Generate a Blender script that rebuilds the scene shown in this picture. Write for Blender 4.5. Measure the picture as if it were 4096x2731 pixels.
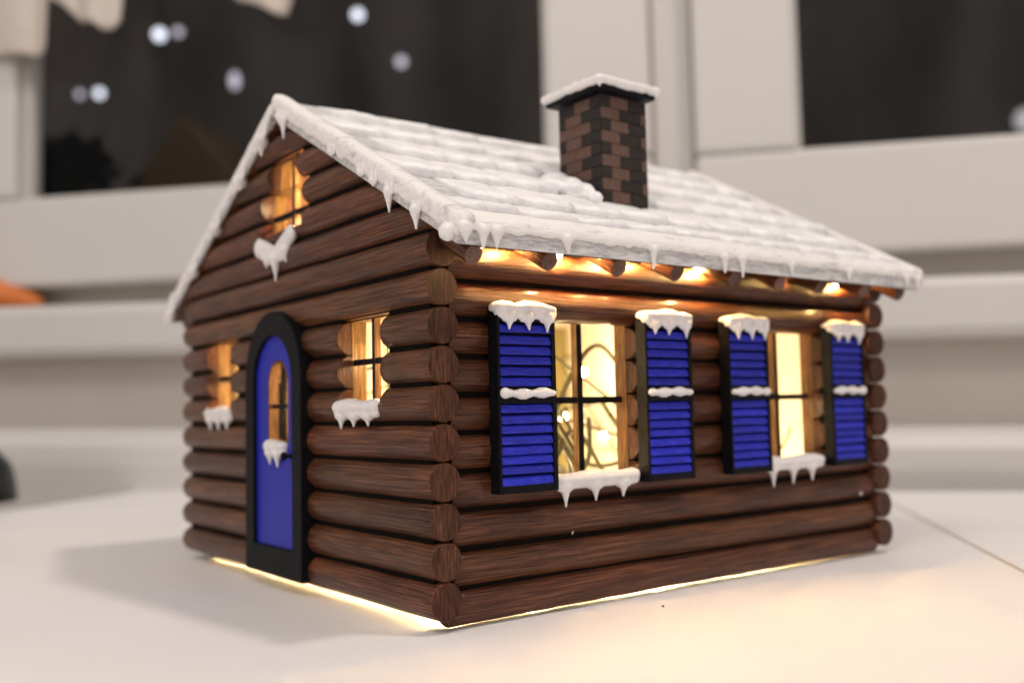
import bpy, bmesh, math, random
from mathutils import Vector, Matrix, noise as mnoise

# ------------------------------------------------------------------ units
U = 0.014            # one log diameter in metres; all coordinates below are in log diameters
TZ = -0.28           # table top in house coordinates
L, W = 19.31, 18.38  # cabin length (x) and gable width (y), log axis to log axis / end to end


def w3(p):
    return Vector((p[0] * U, p[1] * U, (p[2] - TZ) * U))


for o in list(bpy.data.objects):
    bpy.data.objects.remove(o)
sc = bpy.context.scene
col = sc.collection

# ------------------------------------------------------------------ camera
CAM = Vector((-13.79865, -21.16151, 5.31140))
yaw, pitch, roll = 0.92323088, 0.06859276, -0.02207204
fw = Vector((math.cos(yaw) * math.cos(pitch), math.sin(yaw) * math.cos(pitch), math.sin(pitch)))
rt = Vector((math.sin(yaw), -math.cos(yaw), 0))
up = rt.cross(fw)
r_ = rt * math.cos(roll) + up * math.sin(roll)
u_ = -rt * math.sin(roll) + up * math.cos(roll)
cd = bpy.data.cameras.new('camera')
cam = bpy.data.objects.new('camera', cd)
col.objects.link(cam)
m3 = Matrix((r_, u_, -fw)).transposed()
cam.matrix_world = Matrix.Translation(w3(CAM)) @ m3.to_4x4()
cd.sensor_width = 36.0
cd.lens = 3.94797749 * 36 / 4.096
cd.clip_start = 0.01
cd.clip_end = 200
cd.dof.use_dof = True
cd.dof.focus_distance = 25.7 * U
cd.dof.aperture_fstop = cd.lens / (0.44 * U * 1000)
sc.camera = cam

# ------------------------------------------------------------------ world, lamps, exposure
wd = bpy.data.worlds.new('World')
sc.world = wd
wd.use_nodes = True
bg = wd.node_tree.nodes['Background']
bg.inputs[0].default_value = (1.0, 0.93, 0.905, 1)
bg.inputs[1].default_value = 0.70

ld = bpy.data.lights.new('ceiling_lamp', 'AREA')
ld.shape = 'DISK'
ld.size = 10 * U
ld.energy = 12.5
ld.color = (1.0, 0.90, 0.82)
lamp = bpy.data.objects.new('ceiling_lamp', ld)
col.objects.link(lamp)
tgt = Vector((9, 9, 4))
lpos = tgt + Vector((0.206, -0.41, 1.0)) * 130
lamp.matrix_world = Matrix.Translation(w3(lpos)) @ (lpos - tgt).to_track_quat('Z', 'Y').to_matrix().to_4x4()

ld2 = bpy.data.lights.new('second_ceiling_lamp', 'AREA')
ld2.shape = 'DISK'
ld2.size = 34 * U
ld2.energy = 9.0
ld2.color = (1.0, 0.90, 0.82)
lamp2 = bpy.data.objects.new('second_ceiling_lamp', ld2)
col.objects.link(lamp2)
lpos2 = tgt + Vector((-0.62, -0.30, 0.85)) * 135
lamp2.matrix_world = Matrix.Translation(w3(lpos2)) @ (lpos2 - tgt).to_track_quat('Z', 'Y').to_matrix().to_4x4()

vs = sc.view_settings
vs.view_transform = 'Standard'
vs.look = 'None'
vs.exposure = 0.0
vs.gamma = 1.0
vs.use_curve_mapping = False
sc.render.engine = 'CYCLES'
sc.cycles.use_denoising = True
sc.cycles.use_adaptive_sampling = True
sc.cycles.adaptive_threshold = 0.02
sc.cycles.max_bounces = 8
sc.cycles.diffuse_bounces = 4
sc.cycles.glossy_bounces = 3
sc.cycles.transparent_max_bounces = 8
sc.cycles.caustics_reflective = False
sc.cycles.caustics_refractive = False
sc.cycles.sample_clamp_indirect = 6.0

# ------------------------------------------------------------------ materials
MATS = {}


def new_mat(name):
    m = bpy.data.materials.new(name)
    m.use_nodes = True
    nt = m.node_tree
    b = nt.nodes['Principled BSDF']
    MATS[name] = m
    return m, nt, b


def N(nt, t, **kw):
    n = nt.nodes.new(t)
    for k, v in kw.items():
        if k.startswith('i_'):
            n.inputs[k[2:].replace('_', ' ')].default_value = v
        else:
            setattr(n, k, v)
    return n


def ramp(nt, fac, stops):
    r = nt.nodes.new('ShaderNodeValToRGB')
    e = r.color_ramp.elements
    while len(e) < len(stops):
        e.new(0.5)
    for el, (p, c) in zip(e, stops):
        el.position = p
        el.color = (*c, 1)
    nt.links.new(fac, r.inputs[0])
    return r.outputs[0]


def coords(nt, scale, rnd=True):
    """object coordinates in log diameters, stretched by scale, shifted per object"""
    tc = N(nt, 'ShaderNodeTexCoord')
    mp = N(nt, 'ShaderNodeMapping')
    mp.inputs['Scale'].default_value = [s / U for s in scale]
    nt.links.new(tc.outputs['Object'], mp.inputs[0])
    if rnd:
        oi = N(nt, 'ShaderNodeObjectInfo')
        mu = N(nt, 'ShaderNodeMath', operation='MULTIPLY')
        mu.inputs[1].default_value = 37.0
        nt.links.new(oi.outputs['Random'], mu.inputs[0])
        ad = N(nt, 'ShaderNodeVectorMath', operation='ADD')
        nt.links.new(mp.outputs[0], ad.inputs[0])
        nt.links.new(mu.outputs[0], ad.inputs[1])
        return ad.outputs[0], oi
    return mp.outputs[0], None


def noise_tex(nt, vec, scale, detail=4, rough=0.55, dist=0.0):
    n = N(nt, 'ShaderNodeTexNoise')
    n.inputs['Scale'].default_value = scale
    n.inputs['Detail'].default_value = detail
    n.inputs['Roughness'].default_value = rough
    n.inputs['Distortion'].default_value = dist
    nt.links.new(vec, n.inputs['Vector'])
    return n.outputs['Fac']


def bump(nt, b, h, dist, strength=1.0, chain=None):
    bp = N(nt, 'ShaderNodeBump')
    bp.inputs['Strength'].default_value = strength
    bp.inputs['Distance'].default_value = dist * U
    nt.links.new(h, bp.inputs['Height'])
    if chain is not None:
        nt.links.new(chain, bp.inputs['Normal'])
    nt.links.new(bp.outputs[0], b.inputs['Normal'])
    return bp.outputs[0]


def mixc(nt, fac, a, b, mode='MIX'):
    m = N(nt, 'ShaderNodeMix', data_type='RGBA', blend_type=mode)
    for s, v in ((m.inputs[0], fac), (m.inputs[6], a), (m.inputs[7], b)):
        if hasattr(v, 'is_linked'):
            nt.links.new(v, s)
        elif isinstance(v, tuple):
            s.default_value = (*v, 1)
        else:
            s.default_value = v
    return m.outputs[2]


def wood(name, stretch, dark, mid, light, rough=0.34, coat=0.34, bd=0.06, lines=0.7):
    m, nt, b = new_mat(name)
    v, oi = coords(nt, stretch)
    g = noise_tex(nt, v, 9.0, 6, 0.62, 0.25)          # fine grain streaks
    v2, _ = coords(nt, tuple(0.35 * s ** 0.7 + 0.12 for s in stretch))
    p = noise_tex(nt, v2, 1.7, 4, 0.6, 0.6)           # patches of thicker stain
    c = ramp(nt, g, [(0.28, dark), (0.50, mid), (0.74, light)])
    pc = ramp(nt, p, [(0.30, (0.36, 0.31, 0.29)), (0.66, (1.3, 1.25, 1.2))])
    v3, _ = coords(nt, tuple(s * (0.5 if s < 0.5 else 1.0) for s in stretch))
    fl = noise_tex(nt, v3, 26.0, 3, 0.5, 0.1)
    lc = ramp(nt, fl, [(0.38, (0.30, 0.26, 0.24)), (0.47, (1.0, 1.0, 1.0)), (0.60, (1.0, 1.0, 1.0)), (0.72, (1.5, 1.45, 1.4))])
    c = mixc(nt, lines, c, lc, 'MULTIPLY')
    c2 = mixc(nt, 0.75, c, pc, 'MULTIPLY')
    rr = N(nt, 'ShaderNodeMapRange')
    rr.inputs[3].default_value = 0.76
    rr.inputs[4].default_value = 1.2
    nt.links.new(oi.outputs['Random'], rr.inputs[0])
    hs = N(nt, 'ShaderNodeHueSaturation')
    nt.links.new(rr.outputs[0], hs.inputs['Value'])
    hr = N(nt, 'ShaderNodeMapRange')
    hr.inputs[3].default_value = 0.494
    hr.inputs[4].default_value = 0.503
    f7 = N(nt, 'ShaderNodeMath', operation='MULTIPLY')
    f7.inputs[1].default_value = 7.31
    f8 = N(nt, 'ShaderNodeMath', operation='FRACT')
    nt.links.new(oi.outputs['Random'], f7.inputs[0])
    nt.links.new(f7.outputs[0], f8.inputs[0])
    nt.links.new(f8.outputs[0], hr.inputs[0])
    nt.links.new(hr.outputs[0], hs.inputs['Hue'])
    nt.links.new(c2, hs.inputs['Color'])
    nt.links.new(hs.outputs[0], b.inputs['Base Color'])
    rg = N(nt, 'ShaderNodeMapRange')
    rg.inputs[3].default_value = rough - 0.1
    rg.inputs[4].default_value = rough + 0.2
    nt.links.new(p, rg.inputs[0])
    nt.links.new(rg.outputs[0], b.inputs['Roughness'])
    b.inputs['Coat Weight'].default_value = coat
    b.inputs['Specular IOR Level'].default_value = 0.12
    b.inputs['Coat Roughness'].default_value = 0.2
    bump(nt, b, g, bd)
    return m


DK, MD, LT = (0.014, 0.0045, 0.0022), (0.122, 0.044, 0.0185), (0.26, 0.115, 0.057)
wood('stain_x', (0.055, 2.6, 2.6), DK, MD, LT)
wood('stain_y', (2.6, 0.055, 2.6), DK, MD, LT)
wood('stain_end', (2.8, 2.8, 0.22), (0.022, 0.008, 0.004), (0.095, 0.037, 0.019), (0.20, 0.09, 0.05), 0.42, 0.12, 0.07)
wood('rafter_end', (1.2, 1.2, 1.2), (0.10, 0.062, 0.05), (0.135, 0.085, 0.07), (0.17, 0.11, 0.09), 0.55, 0.0, 0.01)
wood('jamb_wood', (3.0, 3.0, 0.12), (0.035, 0.012, 0.004), (0.155, 0.078, 0.027), (0.32, 0.20, 0.085), 0.5, 0.05, 0.03)


def plain(name, c, rough=0.5, spec=0.5, bscale=0, bdist=0.02, var=0.0, coat=0.0):
    m, nt, b = new_mat(name)
    b.inputs['Base Color'].default_value = (*c, 1)
    b.inputs['Roughness'].default_value = rough
    b.inputs['Specular IOR Level'].default_value = spec
    b.inputs['Coat Weight'].default_value = coat
    if bscale:
        v, _ = coords(nt, (1, 1, 1))
        g = noise_tex(nt, v, bscale, 5, 0.6)
        bump(nt, b, g, bdist)
        if var:
            cc = ramp(nt, g, [(0.3, tuple(x * (1 - var) for x in c)), (0.7, tuple(min(1, x * (1 + var)) for x in c))])
            nt.links.new(cc, b.inputs['Base Color'])
    return m


plain('black_paint', (0.005, 0.005, 0.007), 0.5, 0.10, 7.0, 0.05, 0.4)
plain('dark_filler', (0.007, 0.005, 0.004), 0.8, 0.05, 6.0, 0.03)
plain('inner_paper', (0.80, 0.76, 0.66), 0.8, 0.2, 3.0, 0.02, 0.06)
plain('wire_green', (0.055, 0.05, 0.022), 0.5)
plain('brick_brown', (0.118, 0.064, 0.045), 0.62, 0.35, 9.0, 0.03, 0.25)
plain('brick_dark', (0.021, 0.0155, 0.0135), 0.6, 0.3, 9.0, 0.03, 0.4)
plain('window_paint', (0.61, 0.585, 0.555), 0.45, 0.4, 0.12, 0.01, 0.015)
plain('wall_paint', (0.52, 0.475, 0.42), 0.7, 0.3, 0.1, 0.01, 0.03)
plain('orange_glaze', (0.62, 0.165, 0.028), 0.4, 0.5, 0.8, 0.02, 0.15)
plain('dim_olive', (0.26, 0.215, 0.095), 0.8, 0.2, 3.0, 0.02, 0.2)  # dimness behind the near window's left half, put into the colour
plain('dark_glaze', (0.004, 0.008, 0.010), 0.35)
plain('peak_brown', (0.095, 0.060, 0.036), 0.9, 0.1, 0.1, 0.1, 0.2)
plain('night', (0.027, 0.0245, 0.0225), 1.0, 0.0)
m_, nt_, b_n = MATS['night'], MATS['night'].node_tree, MATS['night'].node_tree.nodes['Principled BSDF']
v_, _o = coords(nt_, (0.02, 0.02, 0.006), False)
c_ = ramp(nt_, noise_tex(nt_, v_, 1.0, 3, 0.5), [(0.32, (0.024, 0.021, 0.019)), (0.68, (0.075, 0.067, 0.060))])  # backdrop tone raised to stand in for room reflections in the panes
nt_.links.new(c_, b_n.inputs['Base Color'])
plain('night_leaf', (0.002, 0.003, 0.002), 1.0, 0.0)
plain('lace', (0.62, 0.55, 0.49), 0.85, 0.2, 2.0, 0.05, 0.08)


def mat_blue():
    m, nt, b = new_mat('blue_paint')
    v, oi = coords(nt, (0.5, 3.0, 3.0))
    g = noise_tex(nt, v, 6.0, 5, 0.6)
    c = ramp(nt, g, [(0.3, (0.010, 0.013, 0.22)), (0.58, (0.019, 0.026, 0.50)), (0.8, (0.06, 0.075, 0.62))])
    hs = N(nt, 'ShaderNodeHueSaturation')
    mr = N(nt, 'ShaderNodeMapRange')
    mr.inputs[3].default_value = 0.82
    mr.inputs[4].default_value = 1.15
    nt.links.new(oi.outputs['Random'], mr.inputs[0])
    nt.links.new(mr.outputs[0], hs.inputs['Value'])
    nt.links.new(c, hs.inputs['Color'])
    nt.links.new(hs.outputs[0], b.inputs['Base Color'])
    b.inputs['Roughness'].default_value = 0.36
    b.inputs['Specular IOR Level'].default_value = 0.2
    b.inputs['Coat Weight'].default_value = 0.12
    b.inputs['Coat Roughness'].default_value = 0.2
    bump(nt, b, g, 0.03)


mat_blue()


def mat_snow(name, base, grey, lo, hi, rough, sparkle, bs=5.0, bd=0.05, stretch=(1, 1, 1), sss=0.0):
    m, nt, b = new_mat(name)
    v, oi = coords(nt, stretch)
    g = noise_tex(nt, v, bs, 6, 0.62)
    p = noise_tex(nt, v, bs * 0.28, 4, 0.6, 0.4)
    ad = N(nt, 'ShaderNodeMath', operation='ADD')
    h1 = N(nt, 'ShaderNodeMath', operation='MULTIPLY')
    h1.inputs[1].default_value = 0.5
    h2 = N(nt, 'ShaderNodeMath', operation='MULTIPLY')
    h2.inputs[1].default_value = 0.5
    nt.links.new(g, h1.inputs[0])
    nt.links.new(p, h2.inputs[0])
    nt.links.new(h1.outputs[0], ad.inputs[0])
    nt.links.new(h2.outputs[0], ad.inputs[1])
    c = ramp(nt, ad.outputs[0], [(lo, grey), (hi, base)])
    nt.links.new(c, b.inputs['Base Color'])
    b.inputs['Roughness'].default_value = rough
    if sss:
        b.inputs['Subsurface Weight'].default_value = sss
        b.inputs['Subsurface Radius'].default_value = (0.2 * U, 0.17 * U, 0.13 * U)
        b.inputs['Subsurface Scale'].default_value = 1.0
    nrm = bump(nt, b, g, bd)
    if sparkle:
        tc = N(nt, 'ShaderNodeTexCoord')
        vo = N(nt, 'ShaderNodeTexVoronoi')
        vo.inputs['Scale'].default_value = 16.0 / U
        nt.links.new(tc.outputs['Object'], vo.inputs['Vector'])
        sb = N(nt, 'ShaderNodeVectorMath', operation='SUBTRACT')
        sb.inputs[1].default_value = (0.5, 0.5, 0.5)
        nt.links.new(vo.outputs['Color'], sb.inputs[0])
        ml = N(nt, 'ShaderNodeVectorMath', operation='SCALE')
        ml.inputs['Scale'].default_value = 0.34
        nt.links.new(sb.outputs[0], ml.inputs[0])
        a2 = N(nt, 'ShaderNodeVectorMath', operation='ADD')
        nt.links.new(ml.outputs[0], a2.inputs[0])
        nt.links.new(nrm, a2.inputs[1])
        nn = N(nt, 'ShaderNodeVectorMath', operation='NORMALIZE')
        nt.links.new(a2.outputs[0], nn.inputs[0])
        gl = N(nt, 'ShaderNodeBsdfGlossy')
        gl.inputs['Roughness'].default_value = 0.12
        nt.links.new(nn.outputs[0], gl.inputs['Normal'])
        sx = N(nt, 'ShaderNodeSeparateColor')
        nt.links.new(vo.outputs['Color'], sx.inputs[0])
        gt = N(nt, 'ShaderNodeMath', operation='GREATER_THAN')
        gt.inputs[1].default_value = 1 - sparkle
        nt.links.new(sx.outputs[2], gt.inputs[0])
        mx = N(nt, 'ShaderNodeMixShader')
        nt.links.new(gt.outputs[0], mx.inputs[0])
        nt.links.new(b.outputs[0], mx.inputs[1])
        nt.links.new(gl.outputs[0], mx.inputs[2])
        nt.links.new(mx.outputs[0], nt.nodes['Material Output'].inputs[0])


mat_snow('snow_paste', (0.86, 0.83, 0.81), (0.76, 0.73, 0.72), 0.35, 0.6, 0.38, 0.0, 4.0, 0.04, sss=0.0)
mat_snow('shingle_snow', (0.92, 0.905, 0.90), (0.76, 0.76, 0.775), 0.33, 0.52, 0.36, 0.0, 3.5, 0.06)
mat_snow('roof_wash', (0.74, 0.72, 0.71), (0.36, 0.36, 0.37), 0.36, 0.56, 0.6, 0.0, 7.0, 0.08, (0.45, 2.2, 2.2))
mat_snow('trim_paint', (0.89, 0.86, 0.825), (0.55, 0.54, 0.54), 0.33, 0.47, 0.42, 0.0, 4.5, 0.07, (0.5, 0.9, 1.6))


def mat_table():
    m, nt, b = new_mat('table_white')
    v, _ = coords(nt, (1, 1, 1), False)
    g = noise_tex(nt, v, 0.12, 4, 0.55)
    c = ramp(nt, g, [(0.3, (0.80, 0.78, 0.765)), (0.7, (0.85, 0.83, 0.815))])
    nt.links.new(c, b.inputs['Base Color'])
    r = N(nt, 'ShaderNodeMapRange')
    r.inputs[3].default_value = 0.42
    r.inputs[4].default_value = 0.58
    nt.links.new(noise_tex(nt, v, 0.35, 5, 0.6), r.inputs[0])
    nt.links.new(r.outputs[0], b.inputs['Roughness'])
    b.inputs['Specular IOR Level'].default_value = 0.35


mat_table()
plain('table_edge', (0.62, 0.51, 0.36), 0.6)


def emit(name, c, s):
    m, nt, b = new_mat(name)
    b.inputs['Base Color'].default_value = (0.8, 0.8, 0.8, 1)
    b.inputs['Emission Color'].default_value = (*c, 1)
    b.inputs['Emission Strength'].default_value = s


LED = (1.0, 0.73, 0.38)
emit('led_inside', LED, 1000.0)
emit('led_eave', (1.0, 0.60, 0.22), 1350.0)
emit('far_lamp_cool', (0.80, 0.85, 1.0), 1.7)
emit('far_lamp_dim', (0.80, 0.78, 1.0), 0.55)


emit('far_lamp_faint', (0.8, 0.8, 0.9), 0.16)


def mat_glass():
    m, nt, b = new_mat('pane_glass')
    nt.nodes.remove(b)
    fr = N(nt, 'ShaderNodeFresnel')
    fr.inputs[0].default_value = 1.13
    tr = N(nt, 'ShaderNodeBsdfTransparent')
    gl = N(nt, 'ShaderNodeBsdfGlossy')
    gl.inputs['Roughness'].default_value = 0.02
    mx = N(nt, 'ShaderNodeMixShader')
    nt.links.new(fr.outputs[0], mx.inputs[0])
    nt.links.new(tr.outputs[0], mx.inputs[1])
    nt.links.new(gl.outputs[0], mx.inputs[2])
    nt.links.new(mx.outputs[0], nt.nodes['Material Output'].inputs[0])


mat_glass()

# ------------------------------------------------------------------ mesh helpers
ORG = Vector((0, 0, 0))       # world position (metres) of the thing being built


def make_mesh(name, V, F, mats, mi=None, smooth=False, local=False):
    me = bpy.data.meshes.new(name)
    if local:
        vv = [Vector(p) * U for p in V]
    else:
        vv = [w3(p) - ORG for p in V]
    me.from_pydata([tuple(v) for v in vv], [], F)
    for mn in ([mats] if isinstance(mats, str) else mats):
        me.materials.append(MATS[mn])
    if mi:
        me.polygons.foreach_set('material_index', mi)
    if smooth:
        me.polygons.foreach_set('use_smooth', [True] * len(F))
    me.update()
    return me


def link(name, me, parent=None, loc=None, rot=None):
    o = bpy.data.objects.new(name, me)
    col.objects.link(o)
    if parent is not None:
        o.parent = parent
    if loc is not None:
        o.location = loc
    if rot is not None:
        o.rotation_euler = rot
    return o


def add(name, V, F, mats, parent=None, mi=None, smooth=False):
    return link(name, make_mesh(name, V, F, mats, mi, smooth), parent)


def thing(name, base, label, cat, group=None):
    global ORG
    e = bpy.data.objects.new(name, None)
    col.objects.link(e)
    e.empty_display_size = 0.01
    ORG = w3(base)
    e.location = ORG
    e['label'] = label
    e['category'] = cat
    if group:
        e['group'] = group
    return e


def tag(o, label=None, cat=None, group=None, kind=None):
    for k, v in (('label', label), ('category', cat), ('group', group), ('kind', kind)):
        if v:
            o[k] = v
    return o


def box(x0, x1, y0, y1, z0, z1, V=None, F=None):
    V = [] if V is None else V
    F = [] if F is None else F
    n = len(V)
    V += [(x0, y0, z0), (x1, y0, z0), (x1, y1, z0), (x0, y1, z0), (x0, y0, z1), (x1, y0, z1), (x1, y1, z1), (x0, y1, z1)]
    F += [(n, n + 3, n + 2, n + 1), (n + 4, n + 5, n + 6, n + 7), (n, n + 1, n + 5, n + 4), (n + 1, n + 2, n + 6, n + 5),
          (n + 2, n + 3, n + 7, n + 6), (n + 3, n, n + 4, n + 7)]
    return V, F


def bevel_box(dx, dy, dz, b, seg=2):
    """local bevelled box mesh data, centred"""
    bm = bmesh.new()
    bmesh.ops.create_cube(bm, size=1.0)
    for v in bm.verts:
        v.co = Vector((v.co.x * dx, v.co.y * dy, v.co.z * dz))
    bmesh.ops.bevel(bm, geom=list(bm.edges), offset=b, segments=seg, affect='EDGES', profile=0.5)
    bm.verts.index_update()
    V = [tuple(v.co) for v in bm.verts]
    F = [tuple(v.index for v in f.verts) for f in bm.faces]
    bm.free()
    return V, F


def sweep(sections, closed_ends=True):
    """sections: list of equal-length closed loops -> V, F"""
    V, F = [], []
    n = len(sections[0])
    for s in sections:
        V += s
    for i in range(len(sections) - 1):
        for j in range(n):
            k = (j + 1) % n
            F.append((i * n + j, i * n + k, (i + 1) * n + k, (i + 1) * n + j))
    if closed_ends:
        F.append(tuple(range(n - 1, -1, -1)))
        F.append(tuple(range((len(sections) - 1) * n, len(sections) * n)))
    return V, F


def lathe(profile, cx, cy, n=40):
    secs = [[(cx + r * math.cos(2 * math.pi * k / n), cy + r * math.sin(2 * math.pi * k / n), z) for k in range(n)] for r, z in profile]
    return sweep(secs)


def blobs(name, items, mat, parent, voxel=0.032, smooth_it=3, jitter=0.0, seed=0):
    """items: (x,y,z, rx,ry,rz) ellipsoids merged into one paste-like skin by voxel remesh"""
    rnd = random.Random(seed)
    bm = bmesh.new()
    for (x, y, z, rx, ry, rz) in items:
        r = bmesh.ops.create_icosphere(bm, subdivisions=2, radius=1.0)
        for v in r['verts']:
            k = 1 + jitter * (rnd.random() - 0.5)
            p = w3((x + v.co.x * rx * k, y + v.co.y * ry * k, z + v.co.z * rz * k)) - ORG
            v.co = p
    me = bpy.data.meshes.new(name)
    bm.to_mesh(me)
    bm.free()
    me.materials.append(MATS[mat])
    o = link(name, me, parent)
    md = o.modifiers.new('skin', 'REMESH')
    md.mode = 'VOXEL'
    md.voxel_size = voxel * U
    md.use_smooth_shade = True
    sm = o.modifiers.new('soften', 'SMOOTH')
    sm.factor = 0.5
    sm.iterations = smooth_it
    return o


def icicle(x, y, z0, ln, r0, lean=(0, 0), r1=0.045, n=9):
    out = []
    for i in range(n):
        t = i / (n - 1)
        r = r0 * (1 - t) ** 1.4 + r1
        out.append((x + lean[0] * t, y + lean[1] * t, z0 - ln * t, r, r * 0.9, max(r, ln / n)))
    return out


# ------------------------------------------------------------------ room behind: frame along the wall
A2 = Vector((0.67, -0.7424, 0)).normalized()      # along the wall, to the right
S2 = Vector((-A2.y, A2.x, 0))                      # into the wall
CG = Vector((CAM.x, CAM.y, 0))


def B(u, v, z):
    p = CG + A2 * u + S2 * v
    return (p.x, p.y, z)


def bbox(u0, u1, v0, v1, z0, z1, V=None, F=None):
    V2, F2 = box(u0, u1, v0, v1, z0, z1)
    V2 = [B(*p) for p in V2]
    if V is None:
        return V2, F2
    n = len(V)
    V += V2
    F += [tuple(i + n for i in f) for f in F2]
    return V, F


ORG = Vector((0, 0, 0))
SKY_V = 520
V, F = bbox(-1700, 1500, SKY_V, SKY_V + 5, -700, 1600)
tag(add('sky', V, F, 'night'), kind='structure')

# wall below the window, and the flat panel that stands out lower down
V, F = bbox(-400, 400, 74.0, 78.5, -60, 11.2)
bbox(-400, -95.05, 75.2, 78.6, 11.25, 400, V, F)
bbox(115.05, 400, 75.2, 78.6, 11.25, 400, V, F)
bbox(-95, 115, 75.2, 78.6, 80.05, 400, V, F)
tag(add('wall', V, F, 'wall_paint'), kind='structure')
secs = []
for u in (-120, 120):
    secs.append([B(u, v, z + (4.1 - 0.016 * (u + 17))) for v, z in ((73.9, -64), (73.9, 0.0), (70.6, -0.05), (69.3, -0.5), (68.7, -1.4), (68.5, -2.8), (68.5, -64))])
V, F = sweep(secs)
tag(add('wall_panel', V, F, 'window_paint', smooth=False), kind='structure')

# window
win = thing('window', B(-2, 74, 9.9), 'white framed double window with two dark night panes behind the cabin', 'window')
secs = []
for u in (-95, 115):
    dz = -0.012 * (u + 20)
    secs.append([B(u, v, z + dz) for v, z in ((78.8, 9.95), (78.8, 14.25), (72.0, 14.25), (71.25, 14.05), (71.0, 13.5), (71.0, 10.7), (71.3, 10.1), (71.9, 9.95))])
V, F = sweep(secs)
add('sill', V, F, 'window_paint', win)
V, F = bbox(-95, 115, 77.0, 78.7, 14.0, 17.0)
add('lower_channel', V, F, 'wall_paint', win)


def frame_bar(name, u0, u1, z0, z1, v0=74.0, v1=78.0, b=0.45):
    cx, cv, cz = (u0 + u1) / 2, (v0 + v1) / 2, (z0 + z1) / 2
    V, F = bevel_box(u1 - u0, v1 - v0, z1 - z0, b, 3)
    V = [B(cx + p[0], cv + p[1], cz + p[2]) for p in V]
    add(name, V, F, 'window_paint', win)


frame_bar('rail', -95, -3.1, 16.5, 24.2)
frame_bar('rail', 0.1, 115, 16.0, 23.9)
frame_bar('stile', -95, -57.4, 24.25, 80)
frame_bar('stile', -11.1, -3.1, 24.25, 80)
frame_bar('stile', 0.1, 7.5, 23.95, 80)
frame_bar('stile', 60, 115, 23.95, 80)
frame_bar('mullion', -3.05, 0.05, 16.0, 80, 75.6, 78.2, 0.3)
for nm, u0, u1, z0 in (('pane', -57.5, -11.0, 24.1), ('pane', 7.4, 60.1, 23.8)):
    V, F = bbox(u0, u1, 76.6, 76.8, z0, 80)
    add(nm, V, F, 'pane_glass', win)
    V, F = [], []
    bbox(u0 - 0.02, u0 + 0.55, 75.7, 76.5, z0 + 0.1, 80, V, F)
    bbox(u1 - 0.55, u1 + 0.02, 75.7, 76.5, z0 + 0.1, 80, V, F)
    bbox(u0 + 0.56, u1 - 0.56, 75.7, 76.5, z0, z0 + 0.5, V, F)
    add('glazing_bead', V, F, 'window_paint', win)

# far lamps outside
ORG = Vector((0, 0, 0))
far = [(-236.3, 178.4, 2.6, 'far_lamp_cool', 'brightest bluish blurred lamp high in the left dark pane'),
       (-227.0, 178.7, 1.9, 'far_lamp_dim', 'faint lamp touching the brightest blurred lamp on its right'),
       (-266.3, 153.7, 2.0, 'far_lamp_cool', 'white blurred lamp near the left edge of the left dark pane'),
       (-276.3, 154.1, 1.6, 'far_lamp_dim', 'faintest blurred lamp at the left edge of the left dark pane'),
       (-199.6, 153.9, 2.0, 'far_lamp_dim', 'dim lilac oval lamp left of the cabin ridge in the dark pane'),
       (-141.8, 178.2, 2.3, 'far_lamp_cool', 'round white blurred lamp at the top right of the left pane'),
       (-122.4, 155.6, 2.2, 'far_lamp_dim', 'round grey blurred lamp left of the chimney in the dark pane'),
       (124.5, 111.0, 4.2, 'far_lamp_faint', 'soft grey glow at the right edge of the right dark pane')]
for u, z, r, mt, lb in far:
    c = Vector(B(u, 400, z))
    e = 1.0
    secs = [(max(0.02, r * math.sin(math.pi * i / 10)), c.z + r * 1.0 * math.cos(math.pi * i / 10)) for i in range(11)]
    if 'oval' in lb:
        secs = [(q, c.z + (zz - c.z) * 1.9) for q, zz in secs]
    V, F = lathe(secs, c.x, c.y, 14)
    V2, F2 = lathe([(r * 0.25, c.z + r * 1.0), (r * 0.25, c.z + r * 2.2), (r * 0.6, c.z + r * 2.3), (0.05, c.z + r * 2.8)], c.x, c.y, 10)
    e = thing('street_lamp', (c.x, c.y, c.z), lb, 'lamp', 'blurred lamps beyond the dark window panes')
    add('globe', V, F, mt, e, smooth=True)
    add('cap', V2, F2, 'night', e)
    ORG = Vector((0, 0, 0))

# peaked brown shape outside
e = thing('brown_peak', B(-61.5, 116, 0), 'dim brown peaked shape seen through the dark left window pane', 'brown_peak')
g = [(-71.5, 30.5), (-62.0, 42.4), (-52.5, 30.5)]
V, F = sweep([[B(u, v, z) for u, z in g] for v in (110, 124)])
add('roof', V, F, 'peak_brown', e)
V, F = bbox(-69.5, -54.5, 111, 123, -60, 30.4)
add('wall', V, F, 'peak_brown', e)

# dark shrub outside
e = thing('shrub', B(-76, 110, -60), 'near-black shrub silhouette left of the brown peak in the pane', 'shrub')
rb = random.Random(3)
V, F = [], []
for k in range(700):
    t = rb.random()
    u, v, z = -78 + rb.gauss(0, 3.2) * (1.15 - 0.5 * t) + 4 * t, 106 + rb.gauss(0, 1.5), 6 + 31 * t ** 0.8
    d = Vector((rb.uniform(-1, 1), rb.uniform(-0.4, 0.4), rb.uniform(-0.2, 1.6))).normalized()
    q = d.cross(Vector((0.2, 1, 0.1))).normalized() * rb.uniform(0.5, 1.0)
    a = rb.uniform(2.0, 4.5)
    n0 = len(V)
    V += [B(u, v, z), B(u + d.x * a / 2 + q.x, v + d.y * a / 2 + q.y, z + d.z * a / 2 + q.z), B(u + d.x * a, v + d.y * a, z + d.z * a), B(u + d.x * a / 2 - q.x, v + d.y * a / 2 - q.y, z + d.z * a / 2 - q.z)]
    F.append((n0, n0 + 1, n0 + 2, n0 + 3))
add('foliage', V, F, 'night_leaf', e)
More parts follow.
